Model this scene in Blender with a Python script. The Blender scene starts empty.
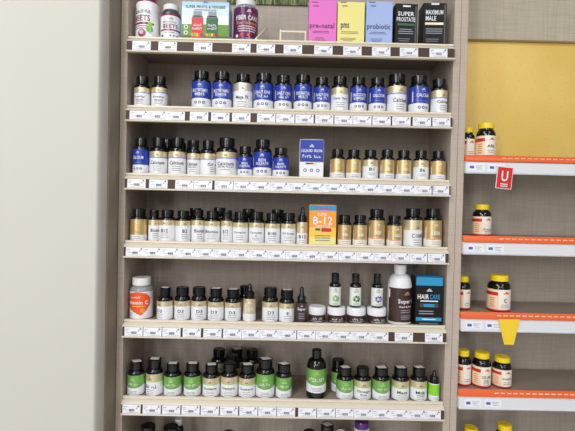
import bpy, math, random
from math import sin, cos, pi, radians
random.seed(7)
SC = bpy.context.scene
COL = SC.collection

# ------------------------------------------------------------------ camera model
F = 430.0
CX, D, CZ, PITCH, ROLL, YAW = -.0071, 1.2152, 1.4917, -.0184, .0223, .0062
def _basis():
    cp, sp, cy, sy = cos(PITCH), sin(PITCH), cos(YAW), sin(YAW)
    fw = (sy*cp, cy*cp, sp); r = (cy, -sy, 0)
    u = (r[1]*fw[2]-r[2]*fw[1], r[2]*fw[0]-r[0]*fw[2], r[0]*fw[1]-r[1]*fw[0])
    r2 = tuple(r[i]*cos(ROLL)+u[i]*sin(ROLL) for i in range(3))
    u2 = tuple(-r[i]*sin(ROLL)+u[i]*cos(ROLL) for i in range(3))
    return r2, u2, fw
RV, UV, FV = _basis()
def at(px, py, Y=0.0):
    a, b = (px-287.5)/F, (215.5-py)/F
    d = [FV[i]+a*RV[i]+b*UV[i] for i in range(3)]
    t = (Y+D)/d[1]
    return CX+d[0]*t, CZ+d[2]*t
cam = bpy.data.cameras.new('camera'); co = bpy.data.objects.new('camera', cam); COL.objects.link(co)
from mathutils import Matrix, Vector
m = Matrix(((RV[0], UV[0], -FV[0], CX), (RV[1], UV[1], -FV[1], -D), (RV[2], UV[2], -FV[2], CZ), (0, 0, 0, 1)))
co.matrix_world = m
cam.sensor_fit = 'HORIZONTAL'; cam.sensor_width = 36; cam.lens = 36*F/575
cam.clip_start = .02
SC.camera = co

# ------------------------------------------------------------------ materials
def lin(c):
    return tuple(((v/255)/12.92 if v/255 <= .04045 else ((v/255+.055)/1.055)**2.4) for v in c)+(1,)
MATS = {}
def mat(name, rgb, rough=.5, metal=0, noise=0, scale=40, coat=0, spec=.5, trans=0):
    if name in MATS: return MATS[name]
    M = bpy.data.materials.new(name); M.use_nodes = True
    nt = M.node_tree; b = nt.nodes['Principled BSDF']
    b.inputs['Base Color'].default_value = lin(rgb)
    b.inputs['Roughness'].default_value = rough; b.inputs['Metallic'].default_value = metal
    b.inputs['Specular IOR Level'].default_value = spec
    b.inputs['Coat Weight'].default_value = coat; b.inputs['Coat Roughness'].default_value = .08
    b.inputs['Transmission Weight'].default_value = trans
    if noise:
        tc = nt.nodes.new('ShaderNodeTexCoord'); n = nt.nodes.new('ShaderNodeTexNoise')
        n.inputs['Scale'].default_value = scale; n.inputs['Detail'].default_value = 4
        nt.links.new(tc.outputs['Object'], n.inputs['Vector'])
        mx = nt.nodes.new('ShaderNodeMix'); mx.data_type = 'RGBA'
        c = lin(rgb); mx.inputs[6].default_value = tuple(v*(1-noise) for v in c[:3])+(1,)
        mx.inputs[7].default_value = tuple(min(1, v*(1+noise)) for v in c[:3])+(1,)
        nt.links.new(n.outputs['Fac'], mx.inputs[0]); nt.links.new(mx.outputs[2], b.inputs['Base Color'])
    MATS[name] = M
    return M
def linen(name, rgb, amt=.16, fine=1.0):
    M = bpy.data.materials.new(name); M.use_nodes = True
    nt = M.node_tree; b = nt.nodes['Principled BSDF']; b.inputs['Roughness'].default_value = .62
    tc = nt.nodes.new('ShaderNodeTexCoord'); outs = []
    for sc in ((14, 14, 420), (420, 420, 10)):
        mp = nt.nodes.new('ShaderNodeMapping'); mp.inputs['Scale'].default_value = tuple(v*fine for v in sc)
        n = nt.nodes.new('ShaderNodeTexNoise'); n.inputs['Scale'].default_value = 1; n.inputs['Detail'].default_value = 3
        n.inputs['Roughness'].default_value = .6
        nt.links.new(tc.outputs['Object'], mp.inputs[0]); nt.links.new(mp.outputs[0], n.inputs['Vector']); outs.append(n.outputs['Fac'])
    ad = nt.nodes.new('ShaderNodeMath'); ad.operation = 'ADD'
    nt.links.new(outs[0], ad.inputs[0]); nt.links.new(outs[1], ad.inputs[1])
    mr = nt.nodes.new('ShaderNodeMapRange'); mr.inputs[1].default_value = .7; mr.inputs[2].default_value = 1.3
    nt.links.new(ad.outputs[0], mr.inputs[0])
    mx = nt.nodes.new('ShaderNodeMix'); mx.data_type = 'RGBA'; c = lin(rgb)
    mx.inputs[6].default_value = tuple(v*(1-amt) for v in c[:3])+(1,)
    mx.inputs[7].default_value = tuple(min(1, v*(1+amt)) for v in c[:3])+(1,)
    nt.links.new(mr.outputs[0], mx.inputs[0]); nt.links.new(mx.outputs[2], b.inputs['Base Color'])
    MATS[name] = M
    return M
linen('linen', (188, 174, 160), .13); linen('linen_back', (178, 167, 154), .16); linen('header', (186, 176, 156), .16, .8)
mat('cream', (228, 218, 199), .38, noise=.03, scale=8)
mat('channel', (72, 52, 40), .6, noise=.1, scale=30)
mat('boardtop', (150, 136, 122), .5, noise=.06, scale=60)
mat('wall', (208, 205, 195), .8, noise=.02, scale=5)
mat('floor', (215, 210, 202), .22, noise=.1, scale=6)
mat('card', (240, 241, 248), .45); mat('cardline', (150, 152, 165), .5); mat('ink', (40, 42, 50), .5)
mat('black_plastic', (8, 9, 11), .14, coat=.3); mat('black_cap', (13, 14, 16), .22, coat=.2)
mat('amber', (14, 10, 9), .12, coat=.4)
mat('white', (236, 237, 240), .4, coat=.15); mat('white_matte', (232, 232, 230), .5)
mat('gold', (224, 210, 172), .38, metal=.6); mat('gold_dark', (216, 188, 132), .38, metal=.65); mat('silver', (222, 216, 204), .38, metal=.6)
mat('gold_line', (120, 95, 50), .4)
mat('blue', (32, 60, 164), .32, coat=.2); mat('blue_dark', (22, 38, 120), .35); mat('paleblue', (130, 140, 215), .4)
mat('green', (128, 186, 92), .36, metal=.4, coat=.2); mat('green_dark', (30, 95, 50), .4); mat('green_lite', (160, 214, 110), .4); mat('lime', (138, 212, 38), .4)
mat('grey', (122, 124, 130), .5); mat('grey_dark', (66, 66, 70), .35, coat=.3)
mat('magenta', (146, 24, 74), .35, coat=.2); mat('maroon', (122, 24, 58), .4); mat('purple', (92, 28, 84), .3, coat=.2); mat('violet', (92, 44, 128), .3, coat=.2)
mat('red', (205, 40, 38), .4); mat('redorange', (236, 92, 38), .4); mat('orange', (247, 160, 50), .4); mat('orange_lite', (252, 200, 90), .4)
mat('pink', (230, 120, 200), .45); mat('yellow_box', (238, 228, 140), .45); mat('blue_box', (164, 184, 230), .45); mat('navy', (40, 44, 90), .45); mat('plum', (120, 30, 100), .45)
mat('black_box', (17, 18, 19), .5, spec=.3); mat('cyan', (36, 150, 200), .4); mat('brown', (64, 40, 36), .4); mat('brown_jar', (66, 48, 42), .3, coat=.2)
mat('yellow_cap', (246, 216, 30), .35); mat('peach', (248, 220, 182), .45); mat('label_cream', (244, 238, 224), .45)
mat('sky', (176, 212, 238), .45); mat('sky_lite', (214, 230, 240), .45); mat('sky_pale', (236, 240, 240), .45); mat('grass', (104, 150, 50), .5); mat('grass_dark', (70, 110, 40), .5)
mat('sticker', (226, 218, 208), .6); mat('strip_orange', (240, 104, 50), .38); mat('rail_white', (226, 228, 232), .4); mat('blue_ink', (70, 110, 170), .5)
mat('yellow_tag', (248, 212, 50), .45); mat('red_tag', (216, 36, 40), .45); mat('berry', (150, 40, 80), .4); mat('skin_pale', (222, 190, 200), .4)
mat('cleargrey', (150, 152, 154), .15, coat=.5); mat('orange_txt', (240, 150, 70), .4)
# gold perforated sheet
def gold_panel():
    M = mat('gold_panel', (236, 200, 100), .4, metal=.1); nt = M.node_tree; b = nt.nodes['Principled BSDF']
    tc = nt.nodes.new('ShaderNodeTexCoord'); n = nt.nodes.new('ShaderNodeTexNoise'); n.inputs['Scale'].default_value = 5
    mx = nt.nodes.new('ShaderNodeMix'); mx.data_type = 'RGBA'
    mx.inputs[6].default_value = lin((226, 182, 72)); mx.inputs[7].default_value = lin((246, 218, 130))
    nt.links.new(tc.outputs['Object'], n.inputs['Vector']); nt.links.new(n.outputs['Fac'], mx.inputs[0]); nt.links.new(mx.outputs[2], b.inputs['Base Color'])
gold_panel()
def grass_mat():
    M = mat('grass_print', (90, 120, 60), .6); nt = M.node_tree; b = nt.nodes['Principled BSDF']
    tc = nt.nodes.new('ShaderNodeTexCoord'); mp = nt.nodes.new('ShaderNodeMapping'); mp.inputs['Scale'].default_value = (170, 1, 26)
    n = nt.nodes.new('ShaderNodeTexNoise'); n.inputs['Scale'].default_value = 1; n.inputs['Detail'].default_value = 3
    r = nt.nodes.new('ShaderNodeValToRGB'); r.color_ramp.elements[0].position = .36; r.color_ramp.elements[0].color = lin((44, 52, 32))
    r.color_ramp.elements[1].position = .64; r.color_ramp.elements[1].color = lin((150, 154, 100))
    e = r.color_ramp.elements.new(.5); e.color = lin((84, 100, 50))
    nt.links.new(tc.outputs['Object'], mp.inputs[0]); nt.links.new(mp.outputs[0], n.inputs['Vector']); nt.links.new(n.outputs['Fac'], r.inputs[0]); nt.links.new(r.outputs[0], b.inputs['Base Color'])
grass_mat()

# ------------------------------------------------------------------ mesh builder
class MB:
    def __init__(s): s.v, s.f, s.m, s.names = [], [], [], []
    def mi(s, n):
        if n not in s.names: s.names.append(n)
        return s.names.index(n)
    def face(s, pts, mt):
        b = len(s.v); s.v += [tuple(p) for p in pts]; s.f.append(tuple(range(b, b+len(pts)))); s.m.append(s.mi(mt))
    def box(s, x0, x1, y0, y1, z0, z1, mt, bev=0):
        if bev:
            b = bev; P = [(x0+b, y0), (x1-b, y0), (x1, y0+b), (x1, y1-b), (x1-b, y1), (x0+b, y1), (x0, y1-b), (x0, y0+b)]
            Q = [(x0+b, y0+b), (x1-b, y0+b), (x1-b, y0+b), (x1-b, y1-b), (x1-b, y1-b), (x0+b, y1-b), (x0+b, y1-b), (x0+b, y0+b)]
            k = len(s.v); i = s.mi(mt)
            s.v += [(p[0], p[1], z0+b) for p in P]+[(p[0], p[1], z1-b) for p in P]
            for j in range(8): s.f.append((k+j, k+(j+1) % 8, k+8+(j+1) % 8, k+8+j)); s.m.append(i)
            R = [(x0+b, y0+b), (x1-b, y0+b), (x1-b, y1-b), (x0+b, y1-b)]
            t = len(s.v); s.v += [(p[0], p[1], z1) for p in R]+[(p[0], p[1], z0) for p in R]
            s.f.append((t, t+1, t+2, t+3)); s.m.append(i); s.f.append((t+7, t+6, t+5, t+4)); s.m.append(i)
            for off, w, fl in ((8, t, 0), (0, t+4, 1)):
                fs = [(k+off+0, k+off+1, w+1, w+0), (k+off+1, k+off+2, w+1), (k+off+2, k+off+3, w+2, w+1), (k+off+3, k+off+4, w+2),
                      (k+off+4, k+off+5, w+3, w+2), (k+off+5, k+off+6, w+3), (k+off+6, k+off+7, w+0, w+3), (k+off+7, k+off+0, w+0)]
                for q in fs: s.f.append(tuple(reversed(q)) if fl else q); s.m.append(i)
            return
        k = len(s.v); i = s.mi(mt)
        s.v += [(x, y, z) for z in (z0, z1) for y in (y0, y1) for x in (x0, x1)]
        for q in ((0, 2, 3, 1), (4, 5, 7, 6), (0, 1, 5, 4), (2, 6, 7, 3), (0, 4, 6, 2), (1, 3, 7, 5)):
            s.f.append(tuple(k+a for a in q)); s.m.append(i)
    def extrude_x(s, prof, x0, x1, mt):            # closed (y,z) outline
        k = len(s.v); n = len(prof); i = s.mi(mt)
        s.v += [(x0, y, z) for y, z in prof]+[(x1, y, z) for y, z in prof]
        for j in range(n): s.f.append((k+j, k+(j+1) % n, k+n+(j+1) % n, k+n+j)); s.m.append(i)
        s.f.append(tuple(k+n-1-j for j in range(n))); s.m.append(i); s.f.append(tuple(k+n+j for j in range(n))); s.m.append(i)
    def lathe(s, prof, mt, seg=32, rib=None, c=(0, 0), close=True):   # prof (r,z) bottom to top; rib: set of ring indexes
        k = len(s.v); n = len(prof); i = s.mi(mt)
        for a, (r, z) in enumerate(prof):
            for j in range(seg):
                rr = r*(.982 if rib and a in rib and j % 2 else 1)
                s.v.append((c[0]+rr*cos(2*pi*j/seg), c[1]+rr*sin(2*pi*j/seg), z))
        for a in range(n-1):
            for j in range(seg):
                j2 = (j+1) % seg
                s.f.append((k+a*seg+j, k+a*seg+j2, k+(a+1)*seg+j2, k+(a+1)*seg+j)); s.m.append(i)
        if close:
            s.f.append(tuple(k+seg-1-j for j in range(seg))); s.m.append(i)
            s.f.append(tuple(k+(n-1)*seg+j for j in range(seg))); s.m.append(i)
    def bar(s, a, b, w, mt):
        a, b = Vector(a), Vector(b); d = (b-a).normalized(); u = d.cross(Vector((0, 0, 1)))
        u = (u if u.length > .01 else Vector((1, 0, 0))).normalized(); v = d.cross(u).normalized(); w /= 2
        k = len(s.v); i = s.mi(mt)
        for p in (a, b):
            for x, y in ((-1, -1), (1, -1), (1, 1), (-1, 1)): s.v.append(tuple(p+u*x*w+v*y*w))
        for q in ((0, 1, 5, 4), (1, 2, 6, 5), (2, 3, 7, 6), (3, 0, 4, 7), (3, 2, 1, 0), (4, 5, 6, 7)): s.f.append(tuple(k+t for t in q)); s.m.append(i)
    def mesh(s, name, smooth=True):
        me = bpy.data.meshes.new(name); me.from_pydata(s.v, [], s.f)
        for n in s.names: me.materials.append(MATS[n])
        for p, i in zip(me.polygons, s.m): p.material_index = i
        me.update()
        if smooth: me.shade_smooth(); me.set_sharp_from_angle(angle=radians(38))
        return me
    def build(s, name, parent=None, smooth=True):
        o = bpy.data.objects.new(name, s.mesh(name, smooth)); COL.objects.link(o)
        if parent: o.parent = parent
        return o

GLY = {}
def glyph(s):
    if s in GLY: return GLY[s]
    c = bpy.data.curves.new('t', 'FONT'); c.body = s; c.size = 1; c.align_x = 'LEFT'; c.resolution_u = 2; c.offset = .018; c.space_character = 1.06
    o = bpy.data.objects.new('t', c); COL.objects.link(o); bpy.context.view_layer.update()
    me = bpy.data.meshes.new_from_object(o.evaluated_get(bpy.context.evaluated_depsgraph_get()))
    vs = [(v.co.x, v.co.y) for v in me.vertices]; fs = [tuple(p.vertices) for p in me.polygons]
    bpy.data.objects.remove(o); bpy.data.curves.remove(c); bpy.data.meshes.remove(me)
    x0, x1 = min(v[0] for v in vs), max(v[0] for v in vs); y0, y1 = min(v[1] for v in vs), max(v[1] for v in vs)
    GLY[s] = ([((x-x0)/(x1-x0)-.5, (y-y0)/(y1-y0)-.5) for x, y in vs], fs, (x1-x0)/(y1-y0))
    return GLY[s]

class Decal:
    """printed design on a cylinder (r) or on a flat front; u in half widths, v 0..1 over the height"""
    def __init__(s, mb, z0, h, r=None, w=None, y=0, cx=0):
        s.b, s.z0, s.h, s.r, s.w, s.y, s.cx = mb, z0, h, r, w, y, cx
        s.su = r if r else w/2
    def p(s, u, v, L):
        z = s.z0+v*s.h; e = .00028*L
        if s.r: return ((s.r+e)*sin(u)+s.cx, s.y-(s.r+e)*cos(u), z)
        return (s.cx+u*s.su, s.y-e, z)
    def rect(s, u0, u1, v0, v1, mt, L=1):
        n = max(1, int(abs(u1-u0)/.1)) if s.r else 1
        k = len(s.b.v); i = s.b.mi(mt)
        for j in range(n+1):
            u = u0+(u1-u0)*j/n; s.b.v += [s.p(u, v0, L), s.p(u, v1, L)]
        for j in range(n): s.b.f.append((k+2*j, k+2*j+2, k+2*j+3, k+2*j+1)); s.b.m.append(i)
    def arcband(s, u0, u1, v0a, dv, v1, mt, L=1, n=60):      # lower edge bowed downwards in the middle
        k = len(s.b.v); i = s.b.mi(mt)
        for j in range(n+1):
            t = j/n; u = u0+(u1-u0)*t; s.b.v += [s.p(u, v0a-dv*max(0, 1-(u/1.3)**2), L), s.p(u, v1, L)]
        for j in range(n): s.b.f.append((k+2*j, k+2*j+2, k+2*j+3, k+2*j+1)); s.b.m.append(i)
    def poly(s, pts, mt, L=2):
        us = [p[0] for p in pts]; a, z = min(us), max(us)
        if not s.r or z-a < .14: s.b.face([s.p(u, v, L) for u, v in pts], mt); return
        n = int((z-a)/.11)+1
        def clip(P, x, sg):
            out = []
            for i in range(len(P)):
                p, q = P[i-1], P[i]; dp, dq = sg*(p[0]-x), sg*(q[0]-x)
                if dp*dq < 0: t = dp/(dp-dq); out.append((x, p[1]+t*(q[1]-p[1])))
                if dq >= 0: out.append(q)
            return out
        for k in range(n):
            q = clip(clip(pts, a+(z-a)*k/n, 1), a+(z-a)*(k+1)/n, -1)
            if len(q) > 2: s.b.face([s.p(u, v, L) for u, v in q], mt)
    def disc(s, u, v, ru, mt, L=2, n=12, rv=None):
        rv = rv or ru*s.su/s.h
        s.poly([(u+ru*cos(2*pi*k/n), v+rv*sin(2*pi*k/n)) for k in range(n)], mt, L)
    def word(s, u, v, w, h, mt, L=3):              # lettering too small to read: a run of uneven letter-sized marks
        n = 8; p = w/n
        for k in range(n):
            if k == 4 and w > 1.2: continue
            x = u-w/2+k*p; hh = h*random.choice((.62, .8, 1)); q = random.choice((0, 1))
            s.rect(x+p*.1, x+p*.38, v-h/2, v-h/2+hh, mt, L); s.rect(x+p*.38, x+p*.82, v-h/2+(hh*.72 if q else 0), v-h/2+(hh if q else hh*.3), mt, L)
    def text(s, t, u, v, w, h, mt, L=3):
        if t.startswith('#'): return s.word(u, v, w, h, mt, L)
        vs, fs, asp = glyph(t)
        k = len(s.b.v); i = s.b.mi(mt)
        s.b.v += [s.p(u+x*w, v+y*h, L) for x, y in vs]
        for f in fs: s.b.f.append(tuple(k+a for a in f)); s.b.m.append(i)
    def lines(s, u, v, w, n, mt, pitch=.05, th=.018, L=2, ragged=.25):
        for k in range(n):
            ww = w*(1-ragged*random.random()); s.rect(u-ww/2, u+ww/2, v-k*pitch-th/2, v-k*pitch+th/2, mt, L)
    def emblem(s, u, v, sz, mt, L=3):                        # fan of leaves over a base line
        k = s.su/s.h
        for a in (18, 54, 90, 126, 162):
            a = radians(a); c_, s_ = cos(a), sin(a); R = sz*(1 if abs(a-pi/2) < .1 else .92)
            q = [(.18*R*c_, .18*R*s_), (.6*R*c_-.17*R*s_, .6*R*s_+.17*R*c_), (R*c_, R*s_), (.6*R*c_+.17*R*s_, .6*R*s_-.17*R*c_)]
            s.poly([(u+x, v+y*k) for x, y in reversed(q)], mt, L)
        s.rect(u-sz*1.1, u+sz*1.1, v-.2*sz*k, v-.05*sz*k, mt, L)

# ------------------------------------------------------------------ things
def thing(name, label, cat, loc=(0, 0, 0), rz=0, group=None):
    o = bpy.data.objects.new(name, None); COL.objects.link(o); o.location = loc; o.rotation_euler = (0, 0, rz)
    o.empty_display_size = .02
    return tag(o, label, cat, group)
def tag(o, label, cat, group=None):
    o['label'] = label; o['category'] = cat
    if group: o['group'] = group
    return o
def struct(o): o['kind'] = 'structure'; return o

# label designs: each takes a Decal d
def G(title, sub=None, line='paleblue', band='gold', split=.76, tw=None, u=0, th=.16, emb=True, n=3, tv=.5):
    def f(d):
        d.rect(-3, 3, 0, 1, 'white'); d.rect(-3, 3, split, 1, band, 2)
        if line: d.rect(-3, 3, split-.05, split, line, 2)
        if emb: d.emblem(u, split+.07, .2, 'gold_line')
        w = tw or min(1.62, .27*len(title)+.1)
        d.text(title, u, tv, w, th, 'ink')
        if sub: d.text(sub, u, tv-.15, min(1.5, .13*len(sub)), .085, 'ink'); d.lines(u, tv-.26, 1.0, max(1, n-1), 'grey', .085, .022)
        else: d.lines(u, tv-.16, 1.1, n, 'grey', .09, .022)
    return f
def B(t1, t2=None, split=.36, u=0):
    def f(d):
        d.rect(-3, 3, 0, 1, 'white'); d.rect(-3, 3, split, 1, 'blue', 2)
        d.emblem(u, .86, .2, 'white'); d.lines(u, .8, .5, 1, 'paleblue', L=3)
        d.text(t1, u, .66, min(1.6, .2*len(t1)), .13, 'white')
        if t2: d.text(t2, u, .52, min(1.4, .2*len(t2)), .11, 'white')
        d.lines(u, .44, 1.0, 1, 'paleblue', L=3)
        for k in (-1, 0, 1):
            d.disc(u+k*.42, .2, .15, 'blue_dark', 3); d.disc(u+k*.42, .2, .07, 'white', 4)
        d.rect(u-1.15, u-1.05, .42, .8, 'white', 3)
    return f
def K(t=None, white=False, split=.3, u=0, foot='white'):     # gold label, pale foot
    def f(d):
        d.rect(-3, 3, 0, 1, foot); d.rect(-3, 3, split, 1, 'gold_dark' if not white else 'gold', 2)
        if white: d.rect(-3, 3, .0, .66, 'white', 3); d.text(t, u, .5, .28*len(t)+.1, .17, 'ink', 4); d.lines(u, .3, 1., 2, 'grey', .09, .025, 4)
        else:
            if t: d.text(t, u, .52, .2*len(t)+.1, .15, 'white')
            d.lines(u, .4, .9, 1, 'gold_line', L=3)
            d.lines(u, .18, 1., 2, 'grey', .08, .022)
            d.rect(u-1.2, u-1.1, .3, .75, 'white', 3)
        d.emblem(u, .8, .22, 'white' if not white else 'gold_line')
        d.lines(u, split-.02, 2.2, 1, 'redorange', th=.018, L=4, ragged=0) if foot == 'label_cream' else None
    return f
def N(t, sub=None, u=0, split=.42):                            # green label, white foot
    def f(d):
        d.rect(-3, 3, 0, 1, 'white'); d.arcband(-3, 3, split+.08, .12, 1, 'green', 2); d.arcband(-3, 3, split+.06, .12, split+.12, 'green_dark', 1.5)
        d.emblem(u, .82, .24, 'green_lite'); d.lines(u, .76, .6, 1, 'white', L=3)
        d.text(t, u, .58, min(1.7, .2*len(t)), .12, 'white')
        if sub: d.text(sub, u, .46, min(1.4, .15*len(sub)), .08, 'white')
        d.lines(u, .2, 1.1, 3, 'grey', .07, .022)
    return f
def Y(t=None, sub=None, u=0):                                  # yellow capped brand of the next bay
    def f(d):
        d.rect(-3, 3, 0, 1, 'label_cream'); d.rect(-3, u-.45, 0, 1, 'peach', 2); d.rect(-3, u-.5, .72, .88, 'red', 3); d.rect(-3, 3, 0, .07, 'red', 3)
        d.text('~', u+.25, .82, .6, .07, 'red', 3); d.disc(u+.25, .86, .12, 'redorange', 3)
        if t: d.text(t, u+.15, .5, min(1.1, .26*len(t)+.05), .2 if len(t) < 3 else .14, 'ink')
        if sub: d.text(sub, u+.15, .32, min(1.1, .22*len(sub)), .12, 'ink')
        d.lines(u+.15, .22 if sub else .3, .9, 2, 'grey', .09, .025); d.lines(u-1., .6, .5, 5, 'redorange', .1, .03, L=3)
    return f

def bottle_parts(root, r, H, rc, design, ch=.24, lt=.69, lb=.03, body='black_plastic', cap='black_cap', ribs=True, sticker=None, shoulder='round', dropper=False):
    if not dropper and ch > .16: ch *= .84
    bh = H*(1-ch); zs = H*lt+.0015; rn = rc*.9
    if zs > bh-.004: zs = bh-.004
    b = MB(); prof = [(r*.9, 0), (r*.985, .0015), (r, .004), (r, zs)]
    for k in range(1, 7):
        a = k/6*pi/2; prof.append((rn+(r-rn)*cos(a), zs+(bh-.002-zs)*sin(a)*.92))
    prof.append((rn, bh+.001)); b.lathe(prof, body, 40); b.build('body', root)
    c = MB(); z = bh
    if dropper:
        c.lathe([(rc*.92, z), (rc, z+.001), (rc, z+.012), (rc*.9, z+.0135), (rc*.5, z+.0145)], cap, 36, rib={1, 2}); co_ = c.build('collar', root)
        q = MB(); zb = z+.0145; q.lathe([(rc*.62, zb), (rc*.62, zb+.004), (rc*.5, zb+.006), (rc*.46, H-.006), (rc*.34, H-.002), (rc*.1, H)], cap, 20); q.build('dropper_bulb', root)
    else:
        sg = 64 if ribs else 36
        c.lathe([(rc*.95, z), (rc, z+.0008), (rc, H-.0028), (rc*.985, H-.0012), (rc*.93, H-.0003), (rc*.86, H), (rc*.84, H-.0006)], cap, sg, rib={1, 2} if ribs else None)
        cc = c.build('cap', root)
        if sticker is not None:
            s = MB(); a = rc*.74; pts = [(a*1.25*cos(sticker+q), a*sin(sticker+q)) for q in (pi/4, 3*pi/4, 5*pi/4, 7*pi/4)]
            s.v = [(x, y, H+.0002) for x, y in pts]+[(x, y, H+.0007) for x, y in pts]
            s.f = [(0, 1, 2, 3)[::-1], (4, 5, 6, 7)]+[(k, (k+1) % 4, 4+(k+1) % 4, 4+k) for k in range(4)]; s.m = [s.mi('sticker')]*6
            s.build('price_sticker', cc, False)
    if design:
        l = MB(); design(Decal(l, H*lb, H*(lt-lb), r=r+.0002)); l.build('printed_label', root, False)

ZS = [1.9612, 1.7698, 1.5801, 1.39, 1.166, .947, .73]
DROP = .004
def place(px0, px1, top, shelf=None, dy=0.0, r=None, Hmax=None, rc_px=None, z=None, ydepth=None):
    """radius, height and position of a round thing from where it stands"""
    zb = (ZS[shelf]-DROP) if z is None else z
    pxc = (px0+px1)/2; t = (pxc-287.5)/F
    rr = .02
    for _ in range(4):
        Yc = .006+rr+dy; s = (D+Yc)/F
        rr = (px1-px0)/2*s/math.sqrt(1+t*t)*.985
    # x where the axis meets about mid height
    pym = top+12
    x, _ = at(pxc, pym, Yc)
    rc = (rc_px/2*s/math.sqrt(1+t*t)) if rc_px else rr*.72
    _, zt = at(pxc, top, Yc+(rc if zb < 1.3 else -rc if top < 150 else 0)*.8)
    return rr, Yc, x, zb, zt-zb, rc

STANDING = {i: [] for i in range(7)}
def bottle(shelf, x0, x1, top, capw, name, label, design, group=None, rot=0, dy=0, cat='bottle', H=None, z=None, **kw):
    r, Yc, x, zb, h, rc = place(x0, x1, top, shelf, dy, rc_px=capw, z=z)
    if H: h = H
    if z is None:
        for (ox, oy, orr) in STANDING[shelf]:
            dd = r+orr+.0006
            if math.hypot(x-ox, Yc-oy) < dd and abs(Yc-oy) < dd:
                need = math.sqrt(dd*dd-(Yc-oy)**2)
                nx = ox+need*(1 if x >= ox else -1)
                if abs(nx-x) < .009: x = nx
                else: Yc = oy+math.sqrt(max(0, dd*dd-(x-ox)**2))
        STANDING[shelf].append((x, Yc, r))
    o = thing(name, label, cat, (x, Yc, zb), rot, group)
    bottle_parts(o, r, h, rc, design, **kw)
    o['_r'] = r
    return o

def carton(shelf, x0, x1, top, name, label, design, body='white', dep=.05, H=None, rz=0, group=None, sidemat=None, ptop=None, dy=0):
    Yf = .006+dy; zb = ZS[shelf]-DROP; xa, _ = at(x0, top+25, Yf); xb, _ = at(x1, top+25, Yf)
    _, zt = at((x0+x1)/2, top, Yf); h = H or zt-zb; w = xb-xa
    o = thing(name, label, 'box', ((xa+xb)/2, Yf, zb), rz, group)
    b = MB(); b.box(-w/2, w/2, 0, dep, 0, h, body, .0012)
    b.box(-w/2+.002, w/2-.002, dep*.02+.002, dep*.98-.001, h-.0003, h+.0008, ptop or body); b.build('carton', o)
    l = MB(); design(Decal(l, .001, h-.002, w=w-.002, y=-.0001), (zt-zb)/h); l.build('printed_front', o, False)
    if sidemat:
        q = MB()
        for k in range(9): q.box(w/2, w/2+.0004, .006, dep-.006, .012+k*(h-.03)/9, .016+k*(h-.03)/9, sidemat)
        q.build('side_panel_print', o, False)
    return o

# ---- room shell
b = MB()
xs = -.482; pr = [(-1.6, -.11), (-.4935, -.11)]
for k in range(1, 7): a = k/6*pi/2; pr.append((-.4935+.0115*sin(a), -.11+.038*(1-cos(a))))
pr += [(xs, .6), (-1.6, .6)]
n = len(pr); b.v = [(x, y, 0) for x, y in pr]+[(x, y, 2.6) for x, y in pr]; i_ = b.mi('wall')
b.f = [(k, (k+1) % n, n+(k+1) % n, n+k) for k in range(n)]+[tuple(range(n))[::-1], tuple(range(n, 2*n))]; b.m = [i_]*len(b.f)
struct(b.build('wall_left'))
b = MB(); b.box(-1.6, 1.6, .24, .3, 0, 2.6, 'wall'); struct(b.build('wall_back', smooth=False))
b = MB(); b.box(-5, 5, -9, .3, -.05, 0, 'floor'); struct(b.build('floor', smooth=False))

mat('side_strip', (146, 134, 120), .7, noise=.04, scale=20)
b = MB(); b.box(-.4818, -.478, -.066, .2, 0, 2.45, 'side_strip'); struct(b.build('side_strip_1', smooth=False))  # thin taupe strip, darker than the wall, along its right side face

# ---- fixtures
unit = thing('shelving_unit', 'taupe linen-laminate shelving unit holding the six long cream-edged shelves', 'shelving unit')
for x0, x1 in ((-.4765, -.4575), (.4575, .4765)):
    b = MB(); b.box(x0, x1, 0, .2, 0, 2.45, 'linen', .0008); b.build('side_panel', unit, False)
b = MB(); b.box(-.4575, .4575, .189, .2, 0, 2.45, 'linen_back'); b.build('back_panel', unit, False)
bay = thing('shelving_unit', 'neighbouring shelving unit on the right with gold backing and orange-edged shelves', 'shelving unit')
for x0, x1 in ((.4775, .4965), (1.41, 1.429)):
    b = MB(); b.box(x0, x1, 0, .2, 0, 2.45, 'linen', .0008); b.build('side_panel', bay, False)
b = MB(); b.box(.4965, 1.41, .189, .2, 0, 2.45, 'linen_back'); b.build('back_panel', bay, False)
b = MB(); z41 = at(485, 40.5, .172)[1]; b.box(.498, 1.409, .16, .188, z41, 2.44, 'header'); o = b.build('header_panel', bay, False); o['label'] = 'pale grey linen header panel'
zA = 1.6517
b = MB(); b.box(.5, 1.408, .178, .182, zA-.02, z41-.001, 'gold_panel')
for gx in range(1, 18):
    for gz in range(14):
        x = .53+gx*.05+(.012 if gz % 2 else 0); z = zA+.03+gz*.026
        if z < z41-.01:
            k = [(x+.0019*cos(q*pi/3), .1776, z+.0019*sin(q*pi/3)) for q in range(6)]; b.face(k, 'orange')
tag(b.build('backing_sheet', smooth=False), 'shiny gold perforated sheet covering the back above the topmost orange strip', 'backing sheet')

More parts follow.
